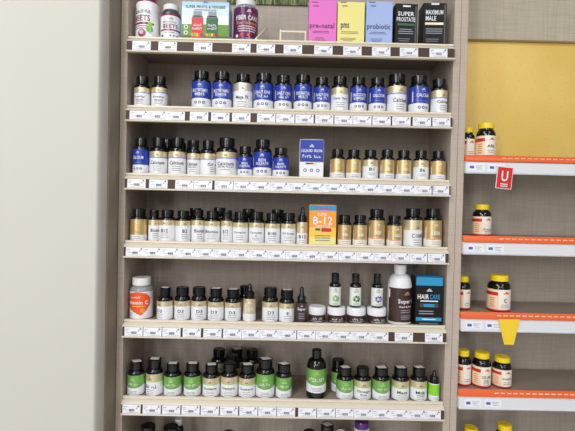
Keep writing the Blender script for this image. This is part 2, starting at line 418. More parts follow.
ORD = ['top', 'second', 'third', 'fourth', 'fifth', 'sixth', 'seventh']
def rail_profile(z):
    return [(0, z), (-.0025, z-.001), (-.003, z-.0055), (.0008, z-.0065), (.0002, z-.008), (-.004, z-.0095), (-.0145, z-.0165), (-.015, z-.0175), (-.0128, z-.0178),
            (-.0148, z-.0435), (-.0175, z-.044), (-.0182, z-.0458), (-.017, z-.048), (-.004, z-.048), (-.001, z-.04), (.004, z-.016), (.004, z)]
where = ['the beet supplements and pastel cartons', 'the long run of blue-labelled bottles', 'the calcium bottles and the small gold ones', 'the B12 bottles and the orange carton',
         'the D3 bottles, jars and black carton', 'the green-labelled bottles with price stickers', 'the dark bottles at the bottom edge']
for i, z in enumerate(ZS):
    s = thing('shelf', f'{ORD[i]} cream-edged shelf of the main unit, carrying {where[i]}', 'shelf', (0, 0, z), 0, 'cream-edged shelves')
    b = MB(); b.box(-.4565, .4565, .004, .1885, -.013, -DROP, 'boardtop'); b.build('board', s, False)
    b = MB(); b.extrude_x(rail_profile(0), -.4555, .4555, 'cream'); b.build('front_rail', s)
    b = MB(); v = [(-.0129, -.0179), (-.0149, -.0434)]
    b.face([(-.455, v[0][0]-.0004, v[0][1]), (-.455, v[1][0]-.0004, v[1][1]), (.455, v[1][0]-.0004, v[1][1]), (.455, v[0][0]-.0004, v[0][1])], 'channel'); b.build('label_channel', s, False)

# ---- price tags in the rails
W18 = 18.2
TAGS = [[132.3, 158.4, 193.8, 232, 256.5, 283.5, 314, 343, 371.8, 399.5, 429],
        [129.6, 148, 166.4, 189.8, 211, 232, 257, 276, 295.2, 315, 334.3, 353, 372.2, 392, 412.5, 432],
        [127.3, 149.2, 175.2, 193.8, 214.6, 233.4, 251.6, 270, 288.2, 306.2, 324.4, 342.6, 360.8, 379, 397, 415, 430.8],
        [125.5+17.72*k for k in range(17)]+[427.2],
        [124.4, 143.3, 162.2, 182.6, 203.3, 223, 241.5, 259.8, 278, 297, 315.4, 333.6, 351.8, 370, 394.5, 424.5],
        [122.3, 142.6, 162, 181.4, 200.6, 219.8, 239.2, 258, 276.8, 298, 316.8, 335.4, 353.8, 372, 390, 407.6, 422.6]]
tb = MB(); tw, th = .0508, .0245
td = Decal(tb, -th/2, th, w=tw, y=-.0004)
td.rect(-1, 1, 0, 1, 'card', 1); tb.box(-tw/2, tw/2, -.0004, .0001, -th/2, th/2, 'card')
for k in range(13): td.rect(-.24+k*.045, -.24+k*.045+random.choice((.018, .03)), .24, .52, 'ink', 3)
td.rect(-.9, -.5, .74, .79, 'cardline', 3); td.rect(-.9, -.62, .56, .6, 'cardline', 3); td.rect(-.75, -.3, .36, .4, 'cardline', 3); td.rect(-.6, .5, .1, .13, 'cardline', 3)
td.poly([(.62, .74), (.9, .74), (.76, .98)], 'grey', 3); td.poly([(.5, .45), (.72, .68), (.56, .68)], 'cardline', 3); td.rect(.42, .85, .12, .15, 'cardline', 3)
tme = tb.mesh('price_tag', False)
NUM = ['leftmost', 'second', 'third', 'fourth', 'fifth', 'sixth', 'seventh', 'eighth', 'ninth', 'tenth', 'eleventh', 'twelfth', 'thirteenth', 'fourteenth', 'fifteenth', 'sixteenth', 'seventeenth', 'eighteenth']
for i, row in enumerate(TAGS):
    z = ZS[i]-.0307
    for k, px in enumerate(row):
        x, _ = at(px+W18/2, 215.5-(z-CZ)*F/D+(px-287.5)*.0223, -.0148)
        t = bpy.data.objects.new('price_tag', tme); COL.objects.link(t)
        t.location = (x, -.0148, z); t.rotation_euler = (-.078, 0, 0); t.scale.x = .965 if i == 3 else 1 if px < 420 else .98
        nm = 'rightmost' if k == len(row)-1 else (NUM[k] if k == 0 else NUM[k]+' from the left')
        tag(t, f'white paper price tag, {nm} in the rail of the {ORD[i]} shelf', 'price tag', f'price tags in the rail of the {ORD[i]} shelf')

# ================================================================== shelf 1
def d_beets(d):
    d.rect(-3, 3, 0, 1, 'white'); d.text('BEAUTIFUL', -.05, .74, 1.5, .09, 'green_dark'); d.text('BEETS', -.1, .56, 1.5, .17, 'maroon')
    d.rect(-1.5, 1, .38, .44, 'magenta', 2); d.lines(-.2, .33, 1.4, 2, 'maroon', .06, .02)
    d.disc(-.05, .13, .36, 'berry', 3); d.disc(-.1, .16, .2, 'skin_pale', 4); d.disc(.62, .25, .3, 'green', 3); d.disc(.66, .4, .2, 'lime', 3); d.emblem(-.9, .84, .26, 'grey')
bottle(0, 136, 159.3, 0, 17, 'beet_supplement_bottle', 'white bottle with magenta cap and maroon BEETS lettering at the left end', d_beets, H=.135, ch=.2, lt=.76, body='white', cap='magenta', ribs=True, rot=-.12)
def d_beet(d):
    d.rect(-3, 3, 0, 1, 'white'); d.rect(-3, 3, .92, 1, 'magenta', 2); d.emblem(.3, .78, .2, 'grey'); d.text('BEAUTIFUL', .1, .66, 1.3, .07, 'grey'); d.text('BEETS', .2, .5, 1.5, .17, 'maroon')
    d.rect(-1, 1.4, .32, .38, 'magenta', 2); d.lines(.1, .25, 1.2, 1, 'maroon', .05); d.disc(-.65, .12, .11, 'ink', 3); d.disc(.2, .12, .08, 'ink', 3); d.disc(.55, .12, .08, 'ink', 3); d.disc(.9, .12, .08, 'ink', 3)
bottle(0, 161, 181.3, 3.8, 15.5, 'beet_supplement_bottle', 'smaller beet bottle with white cap and dark clear neck beside the magenta-capped one', d_beet, ch=.15, lt=.7, body='grey_dark', cap='white_matte')
def d_fruit(d, k):
    k = 1/k if False else k
    V = lambda v: v*k
    d.rect(-1, 1, 0, 1, 'sky', 1); d.rect(-1, 1, 0, V(.82), 'sky_lite', 2); d.rect(-1, 1, 0, V(.6), 'sky_pale', 3); d.rect(-1, 1, 0, V(.38), 'grass', 4); d.rect(-1, 1, 0, V(.1), 'grass_dark', 5)
    d.emblem(0, V(.92), .11, 'blue_ink', 5); d.text('SUPER FRUITS & VEGGIES', 0, V(.81), 1.7, V(.07), 'green_dark', 5); d.lines(0, V(.735), 1.2, 1, 'grey', th=.02, L=5)
    for u, m_ in ((-.33, 'red'), (.3, 'green_dark')):
        d.rect(u-.17, u+.17, V(.57), V(.7), 'cardline', 6); d.rect(u-.22, u+.22, V(.52), V(.59), 'grey', 6); d.rect(u-.25, u+.25, V(.04), V(.54), m_, 7)
        d.text('#', u, V(.36), .36, V(.06), 'white', 8); d.text('#', u, V(.28), .42, V(.06), 'white', 8)
        for q in range(5): d.disc(u-.2+q*.1, V(.12), .07, ('orange', 'lime', 'yellow_cap', 'redorange', 'berry')[q], 8)
    for v in (.31, .17): d.disc(-.82, V(v), .09, 'white', 6); d.disc(-.82, V(v), .05, 'green_dark', 7)
carton(0, 181.5, 229, -1, 'supplement_carton', 'wide sky-blue and green SUPER FRUITS & VEGGIES carton showing two bottles', d_fruit, 'sky', .07, H=.108)
def d_fiber(d):
    d.rect(-3, 3, 0, 1, 'purple'); d.emblem(.3, .86, .2, 'white'); d.disc(.75, .8, .13, 'red', 3); d.text('FIBER CARE', .15, .68, 1.9, .14, 'white'); d.text('Fiber Gummies', .15, .53, 1.8, .1, 'orange_txt')
    d.lines(.15, .42, 1.8, 3, 'skin_pale', .07, .03); d.disc(-.7, .14, .13, 'white', 3); d.disc(-.3, .16, .15, 'red', 3); d.disc(.25, .17, .13, 'redorange', 3); d.lines(.5, .06, 1.2, 1, 'skin_pale')
bottle(0, 234, 258.5, -7, 20, 'fiber_gummy_bottle', 'purple FIBER CARE gummy bottle with clear top next to empty slot', d_fiber, ch=.14, lt=.78, body='cleargrey', cap='white_matte', H=.125, rot=.05)
def d_plain(t, ink, s1='', extra=None):
    def f(d, k):
        V = lambda v: v*k
        d.rect(-1, 1, 0, 1, extra); d.lines(-.6, V(.95), .5, 1, ink, th=.018); d.lines(-.5, V(.88), .45, 2, ink, .025, .01)
        d.text(t, -.04 if len(t) > 4 else -.45, V(.385), min(1.8, .21*len(t)), V(.16), ink); d.lines(-.1, V(.27), 1.4, 2, ink, .035, .012); d.lines(-.2, V(.12), 1.2, 3, ink, .03, .01, ragged=.5)
    return f
carton(0, 308.5, 336.6, 0, 'supplement_carton', 'bright pink pre-natal carton, leftmost of the three pastel cartons', d_plain('pre-natal', 'plum', extra='pink'), 'pink', .05, H=.122)
carton(0, 337.4, 364.6, 0, 'supplement_carton', 'pale yellow pms carton between the pink and light blue ones', d_plain('pms', 'navy', extra='yellow_box'), 'yellow_box', .05, H=.1185)
carton(0, 366, 392.6, 0, 'supplement_carton', 'light blue probiotic carton, rightmost of the three pastel cartons', d_plain('probiotic', 'navy', extra='blue_box'), 'blue_box', .05, H=.122)
def d_black(a, b_, bar, extra):
    def f(d, k):
        V = lambda v: v*k
        d.rect(-1, 1, 0, 1, 'black_box'); d.lines(0, V(.9), .9, 1, 'white', th=.04); d.text(a, -.05, V(.72), 1.5, V(.1), 'white'); d.text(b_, -.05 if len(b_) > 5 else -.35, V(.59), 1.7 if len(b_) > 5 else .9, V(.1), 'white')
        d.rect(-.85, .75, V(.45), V(.5), bar, 2); d.lines(-.05, V(.36), 1.5, 3, 'cardline', .05, .02); d.rect(.8, .94, V(.05), V(.9), 'grey_dark', 2); d.lines(-.2, V(.14), 1.2, 2, 'grey', .05)
    return f
carton(0, 395, 417.5, 1.5, 'supplement_carton', 'black SUPER PROSTATE carton with green stripe, beside the light blue one', d_black('SUPER', 'PROSTATE', 'green_dark', 0), 'black_box', .06, H=.117, rz=.04, sidemat='green_dark')
carton(0, 423, 446.5, -1, 'supplement_carton', 'black MAXIMUM MALE carton with gold stripe at the right end', d_black('MAXIMUM', 'MALE', 'gold', 0), 'black_box', .05, H=.121, rz=-.03, sidemat='cardline')
# dividers on the top shelf
zt = ZS[0]-DROP
b = MB(); xa = at(256, 38, .01)[0]; b.box(xa-.003, xa+.003, .0055, .01, 0, .009, 'cream'); b.bar((xa, .008, .006), (xa+.026, .09, .074), .006, 'cream')
b.bar((xa, .008, .001), (xa+.03, .14, .001), .002, 'cream')
for v in range(len(b.v)): b.v[v] = (b.v[v][0]-xa, b.v[v][1], b.v[v][2])
o = b.build('shelf_divider', smooth=False); o.location = (xa, 0, zt+.0006); tag(o, 'slanting cream divider arm beside the purple gummy bottle', 'divider')
xa = at(280.5, 35, .008)[0]; xb = at(307.2, 35, .03)[0]
b = MB(); b.box(-.0028, .0028, .006, .0115, 0, .036, 'cream', .0006); b.box(0, xb-xa-.006, .0075, .0105, .029, .034, 'cream'); b.box(xb-xa-.008, xb-xa-.004, .0065, .0115, 0, .034, 'cream')
b.box(-.001, .001, .0115, .15, .001, .004, 'cream'); b.box(xb-xa-.007, xb-xa-.005, .0115, .15, .001, .02, 'cream')
o = b.build('shelf_divider', smooth=False); o.location = (xa, 0, zt); tag(o, 'low cream fence divider in the empty slot left of the pink carton', 'divider')
for px, lab in ((158.6, 'between the two beet bottles'), (231.5, 'between the wide carton and the purple bottle'), (182.3, 'hidden at the left foot of the wide carton')):
    if px == 182.3: continue
    xa = at(px, 33, .03)[0]; b = MB(); b.extrude_x([(.0, 0), (.1, 0), (.1, .02), (.03, .022), (.0, .006)], -.0008, .0008, 'cream')
    o = b.build('shelf_divider', smooth=False); o.location = (xa, .0005, zt+.0002); tag(o, 'thin cream divider plate '+lab+' on the top shelf', 'divider')
xa, za = at(227, 3, .18); xb, _ = at(312, 6.5, .18)
b = MB(); b.box(xa, xb, .182, .1885, za, za+.14, 'grass_print'); tag(b.build('grass_picture_card', smooth=False), 'picture card of tall green grass on the back panel above the empty slot', 'picture card')

# ================================================================== shelf 2
g2 = 'bottles on the second shelf'
LW = 'gold and white multivitamin bottle'
bottle(1, 134.3, 150.6, 75.8, 12.5, 'vitamin_bottle', 'grey-white Daily Vitamins bottle with gold band at the left end of second shelf', G('Daily', 'Vitamins', th=.12), g2, -.1, lt=.62, ch=.26)
bottle(1, 151.6, 168.4, 75.8, 12, 'vitamin_bottle', 'grey-white Daily Vitamins bottle with gold band beside wide gap on second shelf', G('Daily', 'Vitamins', th=.12), g2, .1, lt=.62, ch=.26)
def blue(x0, x1, top, cw, a, b_, lab, rot=0, sh=1, **k):
    bottle(sh, x0, x1, top, cw, 'vitamin_bottle', lab, B(a, b_), g2 if sh == 1 else 'bottles on the third shelf', rot, **{**dict(lt=.7, ch=.22), **k})
blue(192, 211.3, 70.3, 14.5, 'MULTIVITAMIN', "MEN'S", "blue MULTIVITAMIN MEN'S bottle just right of the gap on second shelf")
blue(212.6, 232, 71.3, 14.5, 'MULTIVITAMIN', 'SENIOR', 'blue MULTIVITAMIN SENIOR bottle left of the silver Mega one')
bottle(1, 233.6, 252.8, 73.3, 13.5, 'vitamin_bottle', 'white Mega bottle with silver band between blue bottles on second shelf', G('Mega 75', None, None, 'silver', .7, th=.17, emb=True, tv=.42, tw=1.3), g2, lt=.72, ch=.22)
blue(254, 273.6, 72.6, 15.5, 'DAILY ONE', '#marks', 'large blue DAILY ONE bottle right after the silver Mega bottle', -.06)
blue(274.6, 292, 74.6, 13, 'DAILY ONE', '#marks', 'narrower blue DAILY ONE bottle left of the PRENATAL one', .1)
blue(294, 312, 74, 14, 'PRENATAL', 'MULTI', 'blue PRENATAL bottle near middle of second shelf')
blue(313.4, 330.2, 76.8, 12.5, 'DAILY ONE', '#marks', 'small blue DAILY ONE bottle right of the PRENATAL one')
bottle(1, 331, 348.6, 75.6, 13.5, 'vitamin_bottle', 'white Daily One bottle with gold band between two blue bottles', G('Daily One', None, None, 'gold', .72, th=.13, tv=.52), g2, lt=.66, ch=.24)
blue(350, 367, 76.4, 13, 'PROSTATE', 'SUPPORT', 'small blue PROSTATE SUPPORT bottle on second shelf')
blue(368.8, 386, 77, 13, 'CALCIUM', None, 'small blue CALCIUM bottle left of the big white Calcium one')
bottle(1, 386.6, 406.8, 73.4, 16.5, 'vitamin_bottle', 'big white Calcium bottle with gold band on second shelf', G('Calcium', None, 'paleblue', 'gold', .74, th=.17, u=.1, tw=1.5, tv=.46), g2, .1, lt=.68, ch=.23)
blue(408.6, 429, 75, 16, 'CALCIUM', None, 'big blue CALCIUM bottle second from the right on second shelf', .22)
bottle(1, 430.6, 447.6, 78.2, 13.5, 'vitamin_bottle', 'white Calcium bottle with gold band at the right end of second shelf', G('Calcium', None, 'paleblue', 'gold', .7, th=.13, u=.2), g2, .1, lt=.66, ch=.24)

# ================================================================== shelf 3
g3 = 'bottles on the third shelf'
blue(133, 149.4, 137.6, 12, 'CALCIUM', None, 'blue CALCIUM bottle at the left end of third shelf', -.12, 2, lt=.68)
def gw(sh, x0, x1, top, cw, t, lab, sub=None, rot=0, g=g3, dy=0, st=None, ch=.25, lt=.62, **k):
    return bottle(sh, x0, x1, top, cw, 'vitamin_bottle', lab, G(t, sub, **k), g, rot, dy, lt=lt, ch=ch, sticker=st)
gw(2, 149.8, 168, 137.4, 12, 'Calcium', 'gold and white Calcium bottle right beside the blue one on third shelf', rot=.1)
gw(2, 168.6, 187.2, 137.4, 12.5, 'Calcium', 'gold and white Calcium bottle, second of that kind on third shelf', rot=.1)
gw(2, 187.6, 200.5, 140, 10, 'Calcium', 'narrow gold and white Calcium Magnesium bottle behind its wider neighbour', 'Magnesium', rot=0, u=-.1)
gw(2, 200, 215.5, 140, 11, '#marks', 'gold and white bottle whose lettering faces sideways, left of the large Calcium one', rot=.95, line='paleblue')
gw(2, 216, 238, 137.4, 15.5, 'Calcium', 'large gold and white Calcium plus D3 bottle left of the blue IRON bottles', '1200 Mg Plus D3', n=2)
blue(237.8, 252.6, 146, 11.5, 'IRON', 'SULFATE', 'small blue IRON bottle, left one of the two small ones', 0, 2, lt=.64)
blue(253.4, 272, 139.2, 14, 'IRON', 'SULFATE', 'tall blue IRON bottle between two smaller blue ones', 0, 2, lt=.66)
blue(272.8, 289, 147.4, 12.5, 'IRON', 'SULFATE', 'small blue IRON bottle right of the tall one, before the carton', 0, 2, lt=.66)
for x0, x1, tp, rot, lb in ((159, 175, 139, 0, 'behind the first two gold and white Calcium ones'), (179, 194, 140.5, 0, 'behind the second gold and white Calcium bottle')):
    bottle(2, x0, x1, tp, 11.5, 'vitamin_bottle', 'dark-capped bottle in the back row '+lb, G('Calcium', None), g3, rot, .062, lt=.62, ch=.25)
def d_iron(d, k):
    d.rect(-1, 1, 0, 1, 'white'); d.rect(-1, 1, .42, 1, 'blue', 2); d.emblem(0, .85, .14, 'white', 4); d.lines(0, .82, .4, 1, 'white', L=4)
    d.text('LIQUID IRON', 0, .71, 1.75, .09, 'white', 4); d.text('#marks', 0, .57, 1.6, .075, 'white', 4)
    d.rect(-.5, -.15, .36, .4, 'blue_dark', 4); d.rect(-.15, .15, .36, .4, 'red', 4); d.rect(.15, .4, .36, .4, 'yellow_cap', 4)
    d.rect(-1, 1, .42, .43, 'red', 3)
    for u in (-.55, 0, .55): d.disc(u, .2, .15, 'blue', 3); d.disc(u, .2, .08, 'label_cream', 4)
carton(2, 299.5, 323.6, 139.5, 'supplement_carton', 'blue and white LIQUID IRON carton standing mid third shelf', d_iron, 'white', .05)
sm = [(330, 345, 148.8, None, 'first gold B-vitamin bottle right of the LIQUID IRON carton'), (346, 361.2, 149.4, None, 'second small gold bottle right of the LIQUID IRON carton'),
      (362.6, 378, 149.6, 'B1', 'small gold bottle with white B1 label on third shelf'), (379.6, 394.6, 150, 'E', 'small all-gold bottle between the white B1 label and the next gold one'),
      (395.6, 411.4, 150.6, 'E', 'small gold bottle directly left of the white B6 label'), (413, 428.6, 150.8, 'B6', 'small gold bottle with white B6 label on third shelf'),
      (430, 446, 151.4, None, 'small gold bottle at the right end of third shelf')]
for x0, x1, tp, t, lb in sm:
    w = t in ('B1', 'B6')
    bottle(2, x0, x1, tp, 11.5, 'vitamin_bottle', lb, K(t, w), g3, random.uniform(-.1, .1), lt=.66, ch=.25)

# ================================================================== shelf 4
g4 = 'bottles on the fourth shelf'
bottle(3, 130.6, 147.4, 208.8, 13.5, 'vitamin_bottle', 'brownish gold bottle with pale foot at the left end of fourth shelf', K(None, split=.27), g4, .1, lt=.68, ch=.23)
gw(3, 148.5, 160, 209.8, 9.5, 'Biotin', 'partly hidden Biotin bottle left of the first B12 bottle', g=g4, line=None, split=.74, rot=.5, lt=.68, ch=.23, dy=.012)
gw(3, 157.6, 174.8, 209.8, 12.5, 'B12', 'gold-banded white B12 bottle near the left end of fourth shelf', g=g4, line=None, lt=.68, ch=.23, u=-.1, th=.17, tw=.8)
gw(3, 175.6, 191, 210.6, 11.5, 'B2', 'gold-banded B2 bottle turned away, right of the first B12 bottle', g=g4, line=None, rot=.45, lt=.68, ch=.23, th=.17)
gw(3, 191.6, 204.6, 209.6, 10.5, 'Biotin', 'narrow Biotin bottle tucked left of the wide Biotin one', g=g4, line=None, rot=.45, lt=.68, ch=.23, dy=.006)
gw(3, 204.6, 221, 211, 12.5, 'Biotin', 'wide gold-banded Biotin bottle in left half of fourth shelf', g=g4, line=None, lt=.68, ch=.23, th=.15)
gw(3, 221.4, 232.8, 210.2, 9.5, 'B12', 'narrow B12 bottle between Biotin and B Complex bottles', g=g4, line=None, lt=.68, ch=.23, th=.18, tw=.9, rot=-.15)
gw(3, 232.9, 248.4, 211.8, 12.5, 'Complex', 'white B Complex bottle with small round mark above its name', g=g4, line=None, lt=.66, ch=.23, th=.12)
gw(3, 249, 264.4, 211.8, 12.5, 'Complex', 'white B Complex 50 bottle left of the B100 one', '50', g=g4, line=None, lt=.66, ch=.23, th=.12)
gw(3, 265, 280.2, 213, 12.5, 'B100', 'white B100 bottle with gold band right of the Complex 50 one', g=g4, line=None, lt=.66, ch=.23, th=.16, tw=1.1)
gw(3, 281, 296, 213, 12.5, 'B12 Energy', 'white B12 Energy bottle left of the slim dropper bottle', g=g4, line=None, lt=.66, ch=.23, th=.13)
def d_drop(d):
    d.rect(-3, 3, 0, 1, 'white'); d.rect(-3, 3, .5, 1, 'gold', 2); d.emblem(0, .75, .3, 'gold_line'); d.text('B12', 0, .33, 1.3, .15, 'ink'); d.lines(0, .15, 1.2, 2, 'grey', .07)
bottle(3, 297, 308, 207, 9, 'dropper_bottle', 'slim gold-topped B12 dropper bottle left of the orange carton', d_drop, g4, lt=.6, ch=.36, dropper=True, body='amber')
def d_b12(d, k):
    d.rect(-1, 1, 0, 1, 'orange'); d.rect(-1, 1, 0, .45, 'orange_lite', 2); d.rect(-1, 1, .87, 1, 'cyan', 3); d.text('#marks', 0, .935, 1.1, .07, 'red', 5)
    d.rect(-1, 1, 0, .2, 'yellow_box', 3); d.text('SUPER', -.05, .77, .7, .08, 'white', 5); d.text('B-12', 0, .62, 1.45, .2, 'white', 5); d.text('5000 MCG', 0, .475, 1.1, .07, 'white', 5)
    d.rect(-.55, -.2, .37, .42, 'green_dark', 5); d.rect(-.1, .65, .34, .43, 'red', 5); d.lines(0, .24, 1.3, 3, 'grey', .06, .02, 5)
carton(3, 309, 336.2, 205, 'supplement_carton', 'orange SUPER B-12 carton with blue top edge on fourth shelf', d_b12, 'orange', .05)
bottle(3, 337.6, 351.4, 215, 11.5, 'vitamin_bottle', 'small gold bottle right beside the orange carton', K('500', foot='label_cream'), g4, lt=.68, ch=.23)
bottle(3, 352.8, 367.2, 215, 11.5, 'vitamin_bottle', 'small gold bottle left of the taller gold bottle', K('500', foot='label_cream'), g4, lt=.68, ch=.23)
bottle(3, 368.2, 385.2, 209.2, 13.5, 'vitamin_bottle', 'tall gold bottle between two small gold ones on fourth shelf', K('500', foot='label_cream'), g4, lt=.7, ch=.21)
bottle(3, 386.6, 402, 215.6, 12.5, 'vitamin_bottle', 'small gold bottle directly left of the white C1000 one', K('500', foot='label_cream'), g4, .2, lt=.68, ch=.23)
gw(3, 403, 422.4, 208.4, 14.5, 'C1000', 'large white C1000 bottle with pale gold band', g=g4, line=None, lt=.7, ch=.21, split=.62, th=.16, tw=1.3, u=.2, tv=.4, rot=.1)
bottle(3, 423.4, 442, 208.8, 14.5, 'vitamin_bottle', 'large gold 1500 bottle at the right end of fourth shelf', K('1500', foot='label_cream'), g4, .1, lt=.7, ch=.21)
for x0, x1, tp, lb in ((188, 203, 208, 'the B2 and narrow Biotin bottles'), (212, 227, 207.5, 'the wide Biotin bottle'), (241, 256, 208.8, 'the B Complex bottles'), (270, 285, 209.5, 'the B100 bottle')):
    bottle(3, x0, x1, tp, 12, 'vitamin_bottle', 'dark-capped bottle in the back row behind '+lb, G('B12', None, None), g4, 0, .058, lt=.66, ch=.23)

# ================================================================== shelf 5
g5 = 'bottles on the fifth shelf'
def d_vitc(d):
    d.rect(-3, 3, 0, 1, 'white')
    d.poly([(-1.1, .42), (-.6, .3), (-.1, .2), (.35, .12), (.8, .3), (1.15, .5), (1.2, .75), (.8, .93), (0, 1.0), (-.8, .93), (-1.2, .75)], 'redorange', 2)
    d.text('vitamin C', 0, .6, 1.9, .14, 'white'); d.text('#marks', -.2, .79, 1.0, .07, 'white'); d.lines(.1, .46, 1.2, 1, 'orange_lite', L=3, th=.03); d.disc(.45, .3, .22, 'orange_txt', 3); d.lines(-.7, .2, .5, 3, 'grey', .06)
bottle(4, 130, 153.4, 275.8, 18.8, 'gummy_bottle', 'round white-capped bottle with orange vitamin C label at left end of fifth shelf', d_vitc, g5, -.05, ch=.22, lt=.68, body='cleargrey', cap='white_matte')
D3 = dict(g=g5, line=None, lt=.6, ch=.27, th=.17, tw=.75, split=.72, tv=.46)
gw(4, 157, 173.6, 286.6, 11, 'D3', 'turned D3 bottle with top sticker, nearest the white-capped orange one', rot=-.5, st=.2, **D3)
gw(4, 174.6, 190.6, 286, 13, 'D3', 'plain-topped D3 bottle directly right of the turned one', rot=0, **D3)
gw(4, 191.4, 207, 286, 13, 'D3', 'D3 bottle with wide bare cap left of the sticker-topped pair', rot=.25, **D3)
gw(4, 208, 224.2, 287.2, 12, 'D3', 'sticker-topped D3 bottle, left one of the sticker pair', rot=-.1, st=.1, **D3)
gw(4, 225, 241.4, 288, 12.5, 'D3', 'sticker-topped D3 bottle next to the gold dropper bottle', st=-.1, **D3)
def d_drop2(d):
    d.rect(-3, 3, 0, 1, 'gold'); d.rect(-3, 3, 0, .32, 'white', 2); d.emblem(0, .82, .3, 'white'); d.rect(-.7, -.5, .3, .8, 'white', 3); d.text('D3', .2, .55, .7, .12, 'white'); d.lines(0, .2, 1.2, 2, 'grey', .08)
bottle(4, 243.4, 256, 283, 9.5, 'dropper_bottle', 'gold dropper bottle with black bulb on fifth shelf', d_drop2, g5, lt=.62, ch=.34, dropper=True, body='amber', rot=.1)
gw(4, 262.4, 278.4, 286.4, 13, 'D3', 'D3 bottle standing alone right of the gold dropper bottle', rot=.12, **D3)
gw(4, 279.2, 294.6, 288.6, 12.5, 'E', 'vitamin E bottle with top sticker beside the dark dropper bottle', st=0, rot=.15, g=g5, line=None, lt=.6, ch=.27, th=.17, tw=.3, split=.72, tv=.46)
def d_drop3(d):
    d.rect(-3, 3, 0, 1, 'brown_jar'); d.text('Super', 0, .68, 1.5, .18, 'white'); d.lines(0, .45, 1.2, 3, 'cardline', .12, .04); d.emblem(0, .84, .2, 'white')
bottle(4, 296, 307.4, 286, 8.5, 'dropper_bottle', 'dark brown dropper bottle beside the left-hand white-lidded jar', d_drop3, g5, lt=.56, ch=.4, dropper=True, body='amber')
bottle(4, 239, 250.5, 284.6, 10, 'vitamin_bottle', 'black-capped bottle in the back row behind the gold dropper bottle', G('D3', None, None), g5, 0, .05, lt=.6, ch=.27)
# jars with white lids
jars = []
for k, (x0, x1, tp, lb) in enumerate(((308, 325.6, 303, 'white-lidded brown jar with nothing on top, leftmost of four'), (327, 345.4, 302.4, 'white-lidded brown jar carrying the green-flower oil bottle'),
                                      (346.4, 365.6, 302.8, 'white-lidded brown jar carrying the green-leaf oil bottle'), (366.6, 386.4, 303, 'white-lidded brown jar carrying the purple-flower oil bottle'))):
    r, Yc, x, zb, h, rc = place(x0, x1, tp, 4, 0)
    h = .046; o = thing('cream_jar', lb, 'jar', (x, Yc, zb), .05*k, 'white-lidded jars on the fifth shelf'); STANDING[4].append((x, Yc, r)); hl = h*.52
    b = MB(); b.lathe([(r*.8, 0), (r*.93, .002), (r*.95, .006), (r*.95, hl-.003), (r*.85, hl)], 'brown_jar', 40); b.build('jar_body', o)
    b = MB(); b.lathe([(r*.97, hl), (r, hl+.001), (r, h-.004), (r*.97, h-.0015), (r*.9, h), (.001, h)], 'white', 44, close=False); b.build('lid', o)
    b = MB(); d = Decal(b, .003, hl-.006, r=r*.952); d.rect(-1.2, 1.2, 0, 1, 'brown', 1); d.rect(-1.0, 1.0, .1, .3, 'grey', 2); d.word(0, .6, 1.3, .3, 'white'); d.lines(0, .22, 1., 1, 'white', th=.08); b.build('printed_label', o, False)
    jars.append((x, Yc, zb+h, r))
def d_oil(plant, dark):
    def f(d):
        d.rect(-3, 3, 0, 1, 'white_matte'); d.emblem(0, .88, .24, 'grey'); d.lines(0, .8, .8, 2, 'grey', .05, .02)
        for q in range(7):
            a = q*.9; d.disc(.45*cos(a)+.1, .38+.13*sin(a), .2, plant if q % 2 else dark, 3, 8)
        d.poly([(0, .2), (.08, .2), (.3, .5), (.2, .5)], 'green_dark', 4); d.lines(0, .12, 1., 2, 'green', .06, .025)
    return f
for (x, Yc, zz, rj), (x0, x1, tp), (p1, p2), lb in zip(jars[1:], ((329, 340.6, 273), (349.4, 361, 273.6), (371, 382.6, 274)), (('green_lite', 'green'), ('green', 'green_dark'), ('violet', 'paleblue')),
        ('small black oil bottle with pale green flower label standing on a jar', 'small black oil bottle with green leaf label standing on a jar', 'small black oil bottle with purple flower label standing on a jar')):
    rr = 5.8*(D+Yc)/F*.98; h = at((x0+x1)/2, tp, Yc)[1]-zz
    xx = at((x0+x1)/2, tp+20, Yc)[0]
    o = thing('oil_bottle', lb, 'bottle', (xx, Yc-.003, zz+.0003), 0, 'oil bottles standing on jars')
    bottle_parts(o, rr, h, rr*.66, d_oil(p1, p2), ch=.3, lt=.6, lb=.06, body='amber', cap='black_cap', ribs=True)
def d_super(d):
    d.rect(-1.35, 1.35, 0, 1, 'brown'); d.emblem(.35, .82, .26, 'gold'); d.text('Super C', .35, .6, 1.5, .16, 'white'); d.text('Hand & Body', .3, .45, 1.2, .07, 'white'); d.lines(.3, .35, 1.1, 2, 'cardline', .06, .025)
    d.lines(.3, .2, 1.1, 3, 'cardline', .05, .02); d.rect(-1.3, -1.15, .7, .95, 'label_cream', 2)
bottle(4, 387.6, 412.4, 263.5, 12.5, 'lotion_bottle', 'tall white lotion bottle with brown Super label left of the black carton', d_super, g5, .05, ch=.13, lt=.62, lb=.05, body='white', cap='white', ribs=False)
def d_hair(d, k):
    d.rect(-1, 1, 0, 1, 'black_box'); d.rect(-1, 1, .83, 1, 'cyan', 2); d.emblem(0, .72, .2, 'white', 3); d.text('HAIR', -.45, .6, .85, .1, 'white', 3); d.text('CARE', .42, .6, .75, .1, 'cyan', 3)
    d.lines(0, .51, 1.7, 1, 'white', th=.025, L=3); d.rect(-.7, .7, .38, .46, 'grey_dark', 2); d.rect(-.4, .4, .39, .45, 'cyan', 3); d.lines(-.2, .3, 1.2, 2, 'cardline', .05, .02, 3); d.rect(-.95, .95, .1, .17, 'cyan', 2); d.lines(0, .135, 1.4, 1, 'white', th=.02, L=4); d.lines(0, .05, 1.5, 1, 'grey', L=3)
carton(4, 415.5, 442.6, 277, 'supplement_carton', 'black and blue HAIR CARE carton at the right end of fifth shelf', d_hair, 'black_box', .055, rz=-.03, ptop='cyan')

